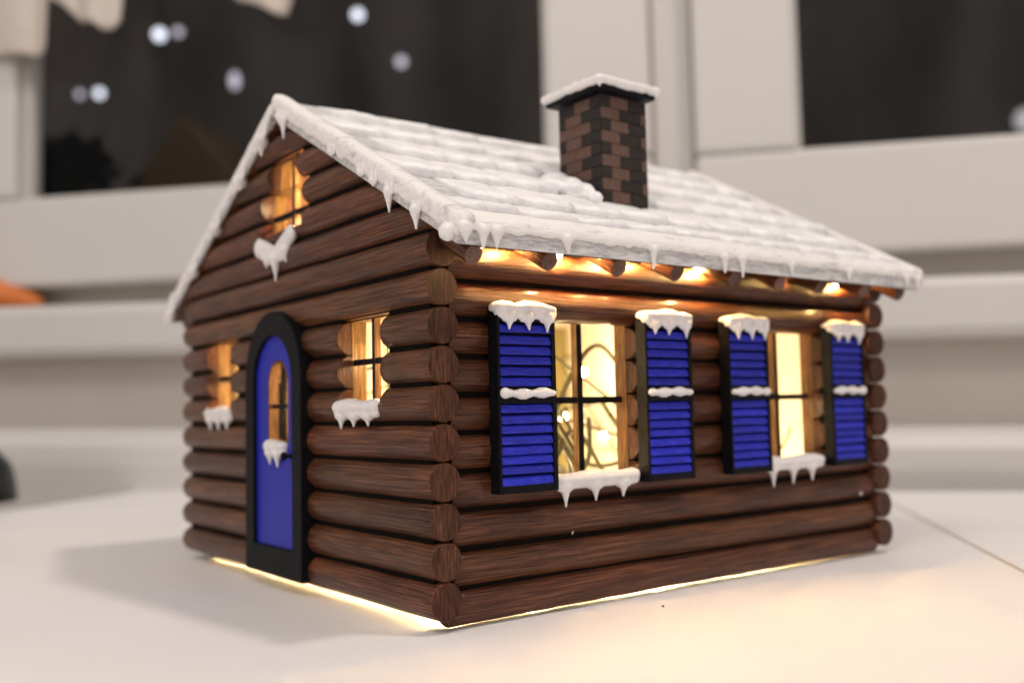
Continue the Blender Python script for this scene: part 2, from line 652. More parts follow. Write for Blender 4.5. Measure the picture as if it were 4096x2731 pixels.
V, F = lathe([(1.6, -60), (1.2, -10), (0.7, 20), (0.2, 40)], B(-76, 107, 0)[0], B(-76, 107, 0)[1], 10)
add('stem', V, F, 'night_leaf', e)

# scalloped valance at the top of the left window
def valance():
    hem = [(-75, 36.6), (-58.2, 36.4), (-54.8, 36.1), (-53.8, 36.6), (-53.6, 38.5), (-53.4, 40.9), (-52.0, 40.2), (-50.6, 38.7), (-49.2, 38.35),
           (-48.4, 37.75), (-47.5, 37.65), (-46.95, 38.4), (-46.8, 40.2), (-46.3, 46.5), (-42, 47.3), (-38.2, 41.4), (-36.4, 39.2), (-34.2, 38.3), (-33.0, 37.55),
           (-32.1, 37.55), (-31.3, 38.4), (-31.0, 40.3), (-30.2, 46.6), (-20, 47.0), (-14, 46.4), (-9, 47)]
    secs = []
    for i in range(len(hem) - 1):
        (u0, z0), (u1, z1) = hem[i], hem[i + 1]
        for k in range(4):
            t = k / 4
            u, z = u0 + (u1 - u0) * t, z0 + (z1 - z0) * t
            f = 0.35 * math.sin(u * 1.7) + 0.2 * math.sin(u * 3.1 + 1)
            vv = 73.0 + f
            secs.append([B(u, vv - 0.12, z + 0.1), B(u, vv - 0.2, z + 0.6), B(u, vv - 0.12, z + 3), B(u, vv * 0.5 + 36.5, 60),
                         B(u, vv * 0.5 + 36.5 + 0.2, 60), B(u, vv + 0.12, z + 3), B(u, vv + 0.2, z + 0.6), B(u, vv + 0.12, z + 0.1)])
    V, F = sweep(secs)
    o = add('curtain_valance', V, F, 'lace', smooth=True)
    tag(o, 'off-white scalloped valance hanging across the top of the left window', 'valance')


ORG = Vector((0, 0, 0))
valance()

# orange vase foot on the sill and dark jar on the table, both cut by the left edge
e = thing('orange_gourd', B(-63, 74.5, 14.72), 'orange gourd lying on the window sill, its tip at the left edge', 'gourd')
secs = []
for u, hz, hv in ((-54.7, 0.12, 0.15), (-54.9, 0.42, 0.5), (-55.9, 0.72, 0.8), (-57.1, 0.95, 1.0), (-58.5, 1.25, 1.3), (-59.9, 1.8, 1.9), (-61.9, 2.5, 2.6), (-64.4, 2.9, 2.9), (-66.9, 2.6, 2.6), (-68.5, 1.6, 1.6), (-69.0, 0.3, 0.3)):
    secs.append([B(u, 74.3 + hv * math.cos(2 * math.pi * k / 24), 14.78 + max(hz, 0.5) + hz * math.sin(2 * math.pi * k / 24)) for k in range(24)])
V, F = sweep(secs)
add('body', V, F, 'orange_glaze', e, smooth=True)
V, F = sweep([[B(u, 74.3 + r * math.cos(2 * math.pi * k / 10), z + r * math.sin(2 * math.pi * k / 10)) for k in range(10)] for u, r, z in ((-68.9, 0.4, 16.4), (-69.7, 0.3, 16.9), (-70.3, 0.35, 17.5))])
add('stem', V, F, 'wire_green', e, smooth=True)
c = B(-50.85, 59.5, 0)
e = thing('dark_jar', (c[0], c[1], TZ), 'near-black rounded jar on the white table, cut by the left edge', 'jar')
V, F = lathe([(0.2, TZ + 0.01), (4.15, TZ + 0.01), (4.3, TZ + 0.15), (4.15, 1.0), (3.9, 2.2), (3.5, 2.7), (2.8, 3.4), (2.0, 3.7), (0.2, 3.75)], c[0], c[1], 48)
add('body', V, F, 'dark_glaze', e, smooth=True)
V, F = lathe([(0.2, 3.76), (2.1, 3.76), (2.15, 4.0), (1.0, 4.3), (0.5, 4.4), (0.6, 4.8), (0.2, 5.0)], c[0], c[1], 32)
add('lid', V, F, 'dark_glaze', e, smooth=True)

# table: two leaves with a seam
tb = thing('table', B(10, 20, TZ), 'white table top with a thin seam between its two leaves', 'table')
for (pts) in ([(-43.4, -60), (9.92, -60), (9.92, 65.3), (-42.5, 69.4)], [(10.08, -60), (90, -60), (90, 59), (10.08, 65.3)]):
    V = [B(u, v, TZ) for u, v in pts] + [B(u, v, TZ - 2) for u, v in pts]
    F = [(0, 1, 2, 3), (7, 6, 5, 4)] + [(i, i + 4, (i + 1) % 4 + 4, (i + 1) % 4) for i in range(4)]
    add('leaf', V, F, ['table_white', 'table_edge'], tb, mi=[0, 0, 1, 1, 1, 1])
V, F = bbox(9.915, 10.085, -60, 65.2, TZ - 0.6, TZ - 0.05)
add('seam_strip', V, F, 'table_edge', tb)
for u, v in ((-36, 58), (80, 50), (-36, -50), (80, -50)):
    V, F = bbox(u - 2, u + 2, v - 2, v + 2, -52, TZ - 2.02)
    add('leg', V, F, 'table_white', tb)
V, F = bbox(-400, 400, -300, 68.4, -54, -52.05)
ORG = Vector((0, 0, 0))
tag(add('floor', V, F, 'wall_paint'), kind='structure')

e = thing('crumb', (6.35, -1.25, TZ), 'tiny dark crumb on the white table before the long wall', 'crumb')
V, F = lathe([(0.01, TZ + 0.002), (0.035, TZ + 0.005), (0.04, TZ + 0.03), (0.01, TZ + 0.05)], 6.35, -1.25, 7)
add('grain', V, F, 'brick_dark', e)

# ------------------------------------------------------------------ the cabin
cabin = thing('log_cabin', (L / 2, W / 2, TZ), 'miniature brown log cabin with snowy roof, blue shutters and lit windows', 'model cabin')
YC = W / 2
SL = 0.543
ROOF_T = 0.6
EAVE_Y, EAVE_Z = -1.57, 9.92


def roof_top(y):
    return EAVE_Z + SL * ((y if y < YC else 2 * YC - y) - EAVE_Y) - (0.0 if y < YC else 0.1)


def roof_under(y):
    return roof_top(y) - ROOF_T


def log_mesh(axis, c0, cz, s0, s1, r, seed, clamp=None, caps=(True, True), step=0.55, bow=0.0):
    rnd = random.Random(seed)
    n = 18
    fac = [1 + rnd.uniform(-0.035, 0.015) for _ in range(n)]
    ph = rnd.uniform(0, 50)
    cnt = max(2, int((s1 - s0) / step))
    st = sorted(set([s0 + 0.0, s0 + 0.035, s1 - 0.035, s1] + [s0 + (s1 - s0) * i / cnt for i in range(1, cnt)] + [q for q in (clamp['at'] if clamp else []) if s0 < q < s1]))
    secs = []
    for i, s in enumerate(st):
        loop = []
        endk = 0.955 if i in (0, len(st) - 1) else 1.0
        dy = 0.012 * mnoise.noise(Vector((s * 0.35, ph, 0)))
        dz = 0.014 * mnoise.noise(Vector((s * 0.35, ph, 9)))
        if bow:
            dz += bow * math.sin(math.pi * (s - s0) / (s1 - s0)) ** 0.6
        for k in range(n):
            a = 2 * math.pi * k / n
            rr = r * fac[k] * endk * (1 + 0.018 * mnoise.noise(Vector((s * 0.8, ph + 2 * math.cos(a), 2 * math.sin(a)))))
            p = c0 + rr * math.cos(a) + dy
            z = cz + rr * math.sin(a) + dz
            if clamp:
                lo, hi = clamp['f'](s)
                z = min(max(z, lo), hi)
            loop.append((s, p, z) if axis == 'x' else (p, s, z))
        secs.append(loop)
    V, F = sweep(secs, False)
    mi = [0] * len(F)
    for e, sgn in ((0, -1), (len(secs) - 1, 1)):
        if caps[0 if e == 0 else 1]:
            b0 = len(V)
            V += secs[e]
            f = tuple(range(b0, b0 + n))
            # orient outward
            flip = (sgn < 0) == (axis == 'x')
            if axis == 'x':
                flip = sgn < 0
            else:
                flip = sgn > 0
            F.append(tuple(reversed(f)) if flip else f)
            mi.append(1)
    if axis == 'y':
        F = [tuple(reversed(f)) if m == 0 else f for f, m in zip(F, mi)]
    return V, F, mi


def put_log(axis, c0, cz, s0, s1, r, seed, parent, **kw):
    V, F, mi = log_mesh(axis, c0, cz, s0, s1, r, seed, **kw)
    me = make_mesh('log', V, F, ['stain_x' if axis == 'x' else 'stain_y', 'stain_end'], mi)
    me.polygons.foreach_set('use_smooth', [m == 0 for m in mi])
    return link('log', me, parent)


def plate(axis, d0, d1, cells, outer_sign):
    """inner wall lining from rectangular cells (s0,s1,z0,z1) between depths d0 < d1; faces: 0 jamb, 1 outside, 2 inside"""
    V, F, mi = [], [], []
    for (s0, s1, z0, z1) in cells:
        if axis == 'x':
            box(s0, s1, d0, d1, z0, z1, V, F)
            order = [0, 0, 'lo', 0, 'hi', 0]
        else:
            box(d0, d1, s0, s1, z0, z1, V, F)
            order = [0, 0, 0, 'hi', 0, 'lo']
        for q in order:
            mi.append(0 if q == 0 else (1 if (q == 'lo') == (outer_sign < 0) else 2))
    return V, F, mi


def grow_holes(hs, g):
    return [(h[0] - g, h[1] + g, h[2] - g * 0.4, h[3] + g * 0.4) for h in hs]


def filler(axis, d0, d1, cells, parent):
    V, F, mi = plate(axis, d0, d1, cells, -1)
    add('chinking', V, F, 'dark_filler', parent)


def cells_with_holes(s0, s1, z0, z1, holes):
    ss = sorted(set([s0, s1] + [h[0] for h in holes] + [h[1] for h in holes]))
    zs = sorted(set([z0, z1] + [h[2] for h in holes] + [h[3] for h in holes]))
    ss = [s for s in ss if s0 <= s <= s1]
    zs = [z for z in zs if z0 <= z <= z1]
    out = []
    for i in range(len(ss) - 1):
        for j in range(len(zs) - 1):
            cs, cz = (ss[i] + ss[i + 1]) / 2, (zs[j] + zs[j + 1]) / 2
            if not any(h[0] < cs < h[1] and h[2] < cz < h[3] for h in holes):
                out.append((ss[i], ss[i + 1], zs[j], zs[j + 1]))
    return out


def build_wall_rows(axis, c0, s0, s1, rows, holes, parent, seed0, limit=None, bow0=0.0, r=0.495):
    """rows: list of (zc, half) ; holes: (a,b,z0,z1)"""
    for i, (zc, hh) in enumerate(rows):
        a, b = (s0, s1) if limit is None else limit(zc - hh, s0, s1)
        if b - a < 0.4:
            continue
        splits, notches = [], []
        for h in holes:
            if h[3] <= zc - hh + 0.08 or h[2] >= zc + hh - 0.08:
                continue
            if h[2] <= zc - hh * 0.75 and h[3] >= zc + hh * 0.75:
                splits.append((h[0], h[1]))
            elif h[2] > zc - hh * 0.75:
                notches.append((h[0], h[1], -99, h[2]))
            else:
                notches.append((h[0], h[1], h[3], 99))
        segs = []
        cur = a
        for (q0, q1) in sorted(splits):
            segs.append((cur, q0))
            cur = q1
        segs.append((cur, b))
        for k, (g0, g1) in enumerate(segs):
            if g1 - g0 < 0.12:
                continue
            at = []
            for nn in notches:
                at += [nn[0], nn[0] + 0.001, nn[1] - 0.001, nn[1]]

            def f(s, nn=notches):
                lo, hi = -99, 99
                for (q0, q1, l, h) in nn:
                    if q0 + 0.0005 < s < q1 - 0.0005:
                        lo, hi = max(lo, l), min(hi, h)
                if limit is not None:
                    hi = min(hi, roof_under(s) - 0.015)
                return lo, hi
            cl = {'at': at, 'f': f} if (notches or limit is not None) else None
            put_log(axis, c0, zc, g0, g1, r * (hh / 0.5) * (0.985 + 0.02 * ((seed0 * 3 + i * 17 + i * i * 5) % 11) / 10), seed0 + i * 7 + k, parent, clamp=cl, bow=bow0 if i == 0 else 0)


# --- long front wall (faces the camera's right)
LW_Y = 0.58
WIN1 = (3.6, 6.98, 3.4, 7.9)
WIN2 = (12.65, 16.12, 3.4, 7.9)
holes = [WIN1, WIN2]
cells = cells_with_holes(0.52, L - 0.52, -0.06, 10.40, [(h[0] + 0.013, h[1] - 0.013, h[2] + 0.013, h[3] + 0.05) for h in holes])  # lining carried up to the roof to block inside light at the eave
V, F, mi = plate('x', LW_Y + 0.02, LW_Y + 0.52, cells, -1)
fw_wall = add('long_wall', V, F, ['jamb_wood', 'dark_filler', 'inner_paper'], cabin, mi)
filler('x', LW_Y - 0.22, LW_Y + 0.01, cells_with_holes(0.3, L - 0.3, 0.0, 9.5, grow_holes(holes, 0.12)), fw_wall)
rows = [(k + 0.5 - 0.275, 0.5) for k in range(10)]
build_wall_rows('x', LW_Y, 0.3, L - 0.3, rows, [(h[0], h[1], h[2], h[3] - 0.15) for h in holes], fw_wall, 100, bow0=0.06)
# --- long back wall
cells = cells_with_holes(0.52, L - 0.52, -0.16, 10.3, [])
V, F, mi = plate('x', W - LW_Y - 0.52, W - LW_Y + 0.27, cells, 1)
bk_wall = add('long_wall', V, F, ['jamb_wood', 'dark_filler', 'inner_paper'], cabin, mi)
V, F = box(14.6, L - 0.6, W - LW_Y - 0.62, W - LW_Y - 0.54, 0.0, 9.4)
add('dim_panel', V, F, 'dim_olive', bk_wall)  # added panel, coloured dark to dim the near window's left half
build_wall_rows('x', W - LW_Y, 0.44, L - 0.44, rows, [], bk_wall, 200)

# --- gable walls
grow = [(k + 0.5, 0.5) for k in range(10)] + [(9.95 + 0.96 * (k - 10) + 0.48, 0.48) for k in range(10, 16)]
SWR = (2.48, 4.97, 5.55, 8.0)
SWL = (13.38, 15.78, 5.55, 8.0)
ATT = (7.35, 10.55, 11.3, 12.83)
ATT2 = (7.78, 9.95, 12.83, 13.79)
DC = 9.22
DOORH = [(DC - 1.75, DC + 1.75, -1.0, 7.0), (DC - 1.2, DC + 1.2, 7.0, 7.6)]


def lim(zb, s0, s1):
    y0 = EAVE_Y + (zb + ROOF_T + 0.06 - EAVE_Z) / SL
    return max(s0, y0), min(s1, 2 * YC - y0 - 0.2)


def gable_cells(holes, m=0.25):
    out = cells_with_holes(m, W - m, 0.1, 9.6, [h for h in holes if h[2] < 9.6])
    zs = sorted(set([9.6 + 0.3 * i for i in range(18)] + [h[2] for h in holes if h[2] > 9.6] + [h[3] for h in holes if h[2] > 9.6]))
    for z0, z1 in zip(zs, zs[1:]):
        a, b = lim(z1 + 0.02, m, W - m)
        if b - a > 0.2:
            out += cells_with_holes(a, b, z0, z1, [h for h in holes if h[2] > 9.5])
    return out


gh = [SWR, SWL, ATT, ATT2]
DWIN = (8.28, 9.68, 4.5, 6.98)
V, F, mi = plate('y', 0.02, 0.5, gable_cells([(h[0] + 0.013, h[1] - 0.013, h[2] + 0.013, h[3] - (0.0 if h[3] == 12.83 else 0.013)) for h in gh] + [DWIN], 0.9), -1)
g_front = add('gable_wall', V, F, ['jamb_wood', 'dark_filler', 'inner_paper'], cabin, mi)
filler('y', -0.22, 0.01, gable_cells(grow_holes(gh, 0.12) + [DWIN], 0.25), g_front)
build_wall_rows('y', 0.0, 0.0, W, grow, gh + DOORH, g_front, 300, limit=lim)
V, F, mi = plate('y', L - 0.5, L + 0.27, gable_cells([], 0.9), 1)
g_back = add('gable_wall', V, F, ['jamb_wood', 'dark_filler', 'inner_paper'], cabin, mi)
build_wall_rows('y', L, 0.0, W, grow, [], g_back, 400, limit=lim)

V, F = [], []
for px, py in ((0.04, 0.62), (L - 0.5, 0.62), (0.04, W - 1.05), (L - 0.5, W - 1.05)):
    box(px, px + 0.46, py, py + 0.43, 0.02, 9.9, V, F)
for k in range(4):
    add('corner_light_stop', V[k * 8:k * 8 + 8], F[:6], 'dark_filler', cabin)  # added black blocks that stop light leaking out at the corners

# --- windows: crossed glazing bars, black in front, bare wood behind; snow on each sill
def cross_bars(axis, d0, d1, s0, s1, z0, z1, sc_, zc_, wv=0.2, wh=0.19):
    V, F, mi = [], [], []

    def one(a0, a1, b0, b1, e0, e1):
        if axis == 'x':
            box(a0, a1, e0, e1, b0, b1, V, F)
            mi.extend([1, 1, 0, 1, 1, 1])
        else:
            box(e0, e1, a0, a1, b0, b1, V, F)
            mi.extend([1, 1, 1, 1, 1, 0])
    one(sc_ - wv / 2, sc_ + wv / 2, z0, z1, d0, d1)
    one(s0, sc_ - wv / 2 - 0.002, zc_ - wh / 2, zc_ + wh / 2, d0 + 0.02, d1 - 0.03)
    one(sc_ + wv / 2 + 0.002, s1, zc_ - wh / 2, zc_ + wh / 2, d0 + 0.02, d1 - 0.03)
    for q in range(6, 18):
        mi[q] = 0
    return V, F, mi


def win_obj(axis, d0, d1, s0, s1, z0, z1, sc_, zc_, **kw):
    V, F, mi = cross_bars(axis, d0, d1, s0, s1, z0, z1, sc_, zc_, **kw)
    return add('window', V, F, ['black_paint', 'jamb_wood'], cabin, mi)


def sill_snow(axis, d, s0, s1, z, tips, win, seed, r=0.2, bulge=1.0):
    """paste bead from s0 to s1 at depth d (front), with icicles tips=[(s, length)]"""
    rnd = random.Random(seed)
    it = []
    n = int((s1 - s0) / 0.16) + 1
    for i in range(n):
        s = s0 + (s1 - s0) * i / (n - 1)
        hgt = r * (1.0 + 0.2 * math.sin(s * 3.1 + seed) + rnd.uniform(-0.05, 0.05))
        q = (s, d, z, 0.27, r * 1.25 * bulge, hgt)
        it.append(q)
        it.append((s, d - 0.02, z - r * 0.75, 0.25, r * 0.85, r * 0.75))
    for s, ln in tips:
        for w in (-0.16, 0.16):
            it.append((s + w, d - 0.05, z - r * 1.1, 0.13, r * 0.7, r * 0.7))
        it += icicle(s, d - 0.06, z - r * 0.9, ln, 0.15, lean=(rnd.uniform(-0.04, 0.04), 0.0))
    if axis == 'y':
        it = [(q[1], q[0], q[2], q[4], q[3], q[5]) for q in it]
    return blobs('snow', it, 'snow_paste', win, 0.03, 9, 0.0, seed)


w1 = win_obj('x', 0.82, 1.07, WIN1[0], WIN1[1], 3.35, 8.02, 5.3, 5.54)
sill_snow('x', 0.10, 3.82, 6.6, 3.34, [(3.98, 0.56), (5.1, 0.46), (6.2, 0.42)], w1, 11, 0.20)
w2 = win_obj('x', 0.82, 1.07, WIN2[0], WIN2[1], 3.35, 8.02, 14.38, 5.54)
sill_snow('x', 0.10, 12.9, 15.55, 3.36, [(13.0, 0.6), (14.1, 0.55), (15.1, 0.5)], w2, 12, 0.2)
w3_ = win_obj('y', 0.04, 0.24, SWR[0], SWR[1], 5.5, 8.0, 3.72, 6.78, wv=0.17, wh=0.17)
sill_snow('y', -0.40, 2.8, 4.9, 5.48, [(4.75, 0.42), (4.0, 0.36), (3.2, 0.33)], w3_, 13, 0.22)
w4 = win_obj('y', 0.04, 0.24, SWL[0], SWL[1], 5.5, 8.0, 14.58, 6.7, wv=0.17, wh=0.17)
sill_snow('y', -0.40, 13.5, 15.5, 5.42, [(15.35, 0.42), (14.5, 0.42), (13.7, 0.4)], w4, 14, 0.22)
w5 = win_obj('y', 0.02, 0.22, ATT[0], ATT[1], 11.2, 13.75, 8.95, 11.98, wv=0.2, wh=0.17)
# heart-like drift on the attic sill
it = []
for t in range(9):
    k = t / 8
    it.append((-0.40, 10.7 - 1.2 * k, 10.98 - 0.42 * k, 0.2, 0.36, 0.38 - 0.06 * k))
    it.append((-0.40, 8.25 + 1.2 * k, 11.12 - 0.6 * k, 0.19, 0.30, 0.30 + 0.05 * k))
    it.append((-0.42, 10.0 - 1.2 * k, 10.55, 0.17, 0.26, 0.26))
it += icicle(-0.45, 9.35, 10.5, 0.75, 0.2)
it += icicle(-0.45, 8.55, 10.65, 0.4, 0.16)
it += icicle(-0.45, 10.1, 10.6, 0.35, 0.15)
it = [q if len(q) == 6 else q for q in it]
blobs('snow', it, 'snow_paste', w5, 0.032, 6, 0.0, 15)

# --- door
def arch(hw, zs, z0, yc, n=20, pointed=1.0):
    pts = [(yc + hw, z0), (yc + hw, zs)]
    for i in range(1, n):
        a = math.pi * i / n
        pts.append((yc + hw * math.cos(a), zs + hw * pointed * math.sin(a)))
    pts += [(yc - hw, zs), (yc - hw, z0)]
    return pts


def ring_plate(outer, inner, x0, x1, n):
    V, F = [], []
    for x in (x0, x1):
        V += [(x, y, z) for y, z in outer] + [(x, y, z) for y, z in inner]
    m = len(outer)
    for i in range(m):
        j = (i + 1) % m
        F.append((i, j, m + j, m + i))
        F.append((2 * m + i, 3 * m + i, 3 * m + j, 2 * m + j))
        F.append((i, 2 * m + i, 2 * m + j, j))
        F.append((m + i, m + j, 3 * m + j, 3 * m + i))
    return V, F


door_out = arch(1.62, 6.35, 0.9, DC, 24, 1.02)
dwin = arch(0.81, 6.28, 4.39, 8.98, 24, 1.0)
V, F = ring_plate(door_out, dwin, -0.56, -0.30, 24)
door = add('door', V, F, 'blue_paint', cabin)
V, F = ring_plate(arch(2.2, 6.42, 0.17, DC, 24, 1.03), arch(1.5, 6.35, 1.08, DC, 24, 1.02), -0.69, -0.2, 24)
df = add('frame', V, F, 'black_paint', door)
bv = df.modifiers.new('edge', 'BEVEL')
bv.width = 0.04 * U
bv.segments = 2
bv.limit_method = 'ANGLE'
# wood lining of the door window
V, F = ring_plate(arch(0.80, 6.28, 4.40, 8.98, 24), arch(0.705, 6.28, 4.495, 8.98, 24), -0.552, 0.515, 24)
add('lining', V, F, 'jamb_wood', door)
V, F = box(-0.42, -0.28, 8.27, 9.69, 5.5, 5.64)
box(-0.42, -0.28, 8.93, 9.05, 4.52, 5.495, V, F)
box(-0.42, -0.28, 8.93, 9.05, 5.645, 6.95, V, F)
add('glazing_bar', V, F, 'black_paint', door)
V, F = lathe([(0.02, 0), (0.13, 0.0), (0.13, 0.05), (0.07, 0.08), (0.07, 0.2), (0.16, 0.26), (0.19, 0.34), (0.15, 0.42), (0.02, 0.45)], 0, 0, 18)
V = [(-0.56 - z * 0.75, 8.0 + x * 0.75, 4.0 + y * 0.75) for x, y, z in V]
add('knob', V, F, 'black_paint', door, smooth=True)
sill_snow('y', -0.60, 8.5, 9.5, 4.3, [(9.4, 0.4), (8.85, 0.48)], door, 16, 0.2)

for k, (x, z, a, b_) in enumerate(((4.41, 1.84, 0.02, 0.07), (18.08, 2.0, 0.05, 0.08))):
    dz = (z + 0.275) % 1.0 - 0.5
    yy = LW_Y - math.sqrt(max(0.01, 0.49 ** 2 - dz * dz))
    blobs('paint_speck', [(x + 0.02 * q, yy, z + b_ * 0.6 * q, a, 0.03, b_ * 0.6) for q in (-1, 0, 1)], 'snow_paste', cabin, 0.015, 1, 0.0, k)

# --- shutters
SLAT_V = None


def slat_mesh(wd):
    prof = [(-0.30, -0.10), (-0.345, -0.115), (-0.352, -0.085), (-0.33, 0.0), (-0.295, 0.085), (-0.25, 0.12), (-0.16, 0.13), (-0.16, -0.10)]
    prof = [(y + 0.055, z) for y, z in prof]
    secs = []
    for i, s in enumerate((-wd / 2, -wd / 2 + 0.03, -wd / 4, 0, wd / 4, wd / 2 - 0.03, wd / 2)):
        k = 0.8 if i in (0, 6) else 1.0
        secs.append([(s, y if k == 1 else y * 0.93, z * (0.95 if k < 1 else 1)) for y, z in prof])
    V, F = sweep(secs)
    return make_mesh('slat', V, F, 'blue_paint', local=True)


SLAT = slat_mesh(1.74)


def shutter(x0, seed):
    rnd = random.Random(seed)
    x1 = x0 + 1.98
    zt, zb = 8.0, 3.1
    V, F = [], []
    box(x0, x0 + 0.085, -0.3, 0.14, zb, zt, V, F)
    box(x1 - 0.15, x1, -0.3, 0.14, zb, zt, V, F)
    box(x0 + 0.087, x1 - 0.152, -0.298, 0.138, zt - 0.36, zt - 0.002, V, F)
    box(x0 + 0.087, x1 - 0.152, -0.298, 0.138, zb + 0.002, zb + 0.2, V, F)
    box(x0 + 0.087, x1 - 0.152, -0.296, 0.136, 5.46, 5.9, V, F)
    box(x0 + 0.087, x1 - 0.152, -0.1, 0.13, zb + 0.2, zt - 0.3, V, F)
    s = add('shutter', V, F, 'black_paint', cabin)
    b = s.modifiers.new('edge', 'BEVEL')
    b.width = 0.022 * U
    b.segments = 2
    b.limit_method = 'ANGLE'
    xm = (x0 + 0.085 + x1 - 0.15) / 2
    zz = [5.9 + 0.14 + 0.283 * i for i in range(6)] + [3.3 + 0.135 + 0.27 * i for i in range(8)]
    for z in zz:
        o = link('slat', SLAT, s, w3((xm + rnd.uniform(-0.008, 0.008), 0, z + rnd.uniform(-0.008, 0.008))) - ORG, (rnd.uniform(-0.04, 0.04), rnd.uniform(-0.006, 0.006), 0))
    # snow on the top and on the middle rail
    it = []
    n = 14
    for i in range(n):
        t = i / (n - 1)
        x = x0 + 0.17 + (x1 - x0 - 0.30) * t
        hgt = 0.2 + 0.045 * math.sin(t * 9 + seed) + rnd.uniform(-0.02, 0.02)
        if i in (0, n - 1):
            hgt *= 0.75
        it.append((x, -0.12, 8.02, 0.24, 0.33, hgt))
        it.append((x, -0.24, 7.9, 0.22, 0.17, 0.2))
    for (q, ln) in ((0.2, 0.36), (0.52, 0.38), (0.86, 0.4)):
        x = x0 + 1.98 * (q + rnd.uniform(-0.03, 0.03))
        for wq in (-0.15, 0.15):
            it.append((x + wq, -0.3, 7.78, 0.12, 0.12, 0.16))
        it += icicle(x, -0.34, 7.8, ln * rnd.uniform(0.85, 1.1), 0.14, lean=(rnd.uniform(-0.06, 0.06), 0.0))
    blobs('snow', it, 'snow_paste', s, 0.028, 10, 0.0, seed)
    it = []
    n = 13
    for i in range(n):
        t = i / (n - 1)
        x = x0 + 0.20 + (x1 - x0 - 0.42) * t
        it.append((x, -0.33, 5.73 + 0.015 * math.sin(t * 7 + seed), 0.17, 0.13, 0.13 + 0.035 * math.sin(t * 15 + seed)))
    blobs('snow', it, 'snow_paste', s, 0.028, 5, 0.0, seed + 50)
    return s


shutter(1.5, 21)
shutter(6.93, 22)
shutter(10.62, 23)
shutter(16.02, 24)

# --- roof
def slope_slab(y0, y1, x0, x1, off=0.0):
    secs = []
    n = 40
    for i in range(n + 1):
        x = x0 + (x1 - x0) * i / n
        loop = []
        for y in (y0, (2 * y0 + y1) / 3, (y0 + 2 * y1) / 3, y1):
            loop.append((x, y, roof_top(y) + off + 0.02 * mnoise.noise(Vector((x * 0.7, y * 0.5, 3)))))
        for y in (y1, y0):
            loop.append((x, y, roof_top(y) + off - ROOF_T))
        secs.append(loop)
    return sweep(secs)


XA, XB = -0.565, L + 0.555
V, F = slope_slab(EAVE_Y + 0.04, YC - 0.001, XA, XB)
roof = add('roof', V, F, 'roof_wash', cabin)
V, F = slope_slab(2 * YC - EAVE_Y - 0.04, YC + 0.36, XA, XB)
F = [tuple(reversed(f)) for f in F]
add('rear_slope', V, F, 'roof_wash', roof)
# plywood underside
for (ya, yb, nm) in ((EAVE_Y + 0.1, YC - 0.1, 'underside'), (2 * YC - EAVE_Y - 0.1, YC + 0.45, 'underside')):
    V = [(x, y, roof_under(y) - d) for d in (0.012, 0.05) for x, y in ((XA + 0.06, ya), (XB - 0.06, ya), (XB - 0.06, yb), (XA + 0.06, yb))]
    F = [(0, 1, 2, 3), (7, 6, 5, 4), (0, 4, 5, 1), (1, 5, 6, 2), (2, 6, 7, 3), (3, 7, 4, 0)]
    add(nm, V, F, 'stain_x', roof)

# shingles: pillow-like snowy tiles in courses
def shingle_mesh(seed):
    rnd = random.Random(seed)
    nu, nv = 14, 12
    wd, ln = 1.9, 2.1
    V, F = [], []
    ph = rnd.uniform(0, 99)
    for j in range(nv + 1):
        v = j / nv
        vy = ln * v
        for i in range(nu + 1):
            u = -1 + 2 * i / nu
            half = wd / 2
            if v < 0.25:
                c = 1 - v / 0.25
                half *= (1 - 0.22 * c ** 2.2)
            yy = vy + 0.06 * mnoise.noise(Vector((u * 2.2, ph, v * 2))) * (1 - v) + 0.1 * abs(u) ** 4 * (1 - v)
            e = max(0.0, 1 - abs(u) ** 5) * min(1.0, (v / 0.10) ** 0.6 + 0.25)
            h = (0.30 * (1 - v) + 0.03) * (0.45 + 0.55 * e) + 0.05 * e * mnoise.noise(Vector((u * 1.8, v * 3.0, ph))) * (1 - v * 0.5)
            V.append((u * half, yy, max(0.0, h)))
    m = nu + 1
    for j in range(nv):
        for i in range(nu):
            F.append((j * m + i, j * m + i + 1, (j + 1) * m + i + 1, (j + 1) * m + i))
    # skirt
    border = [i for i in range(m)] + [j * m + nu for j in range(1, nv + 1)] + [nv * m + i for i in range(nu - 1, -1, -1)] + [j * m for j in range(nv - 1, 0, -1)]
    b0 = len(V)
    for k in border:
        p = V[k]
        V.append((p[0] * 0.985, p[1] + (0.03 if p[1] < 0.3 else 0), -0.06))
    nb = len(border)
    for k in range(nb):
        k2 = (k + 1) % nb
        F.append((border[k2], border[k], b0 + k, b0 + k2))
    return make_mesh('shingle', V, F, 'shingle_snow', smooth=True, local=True)


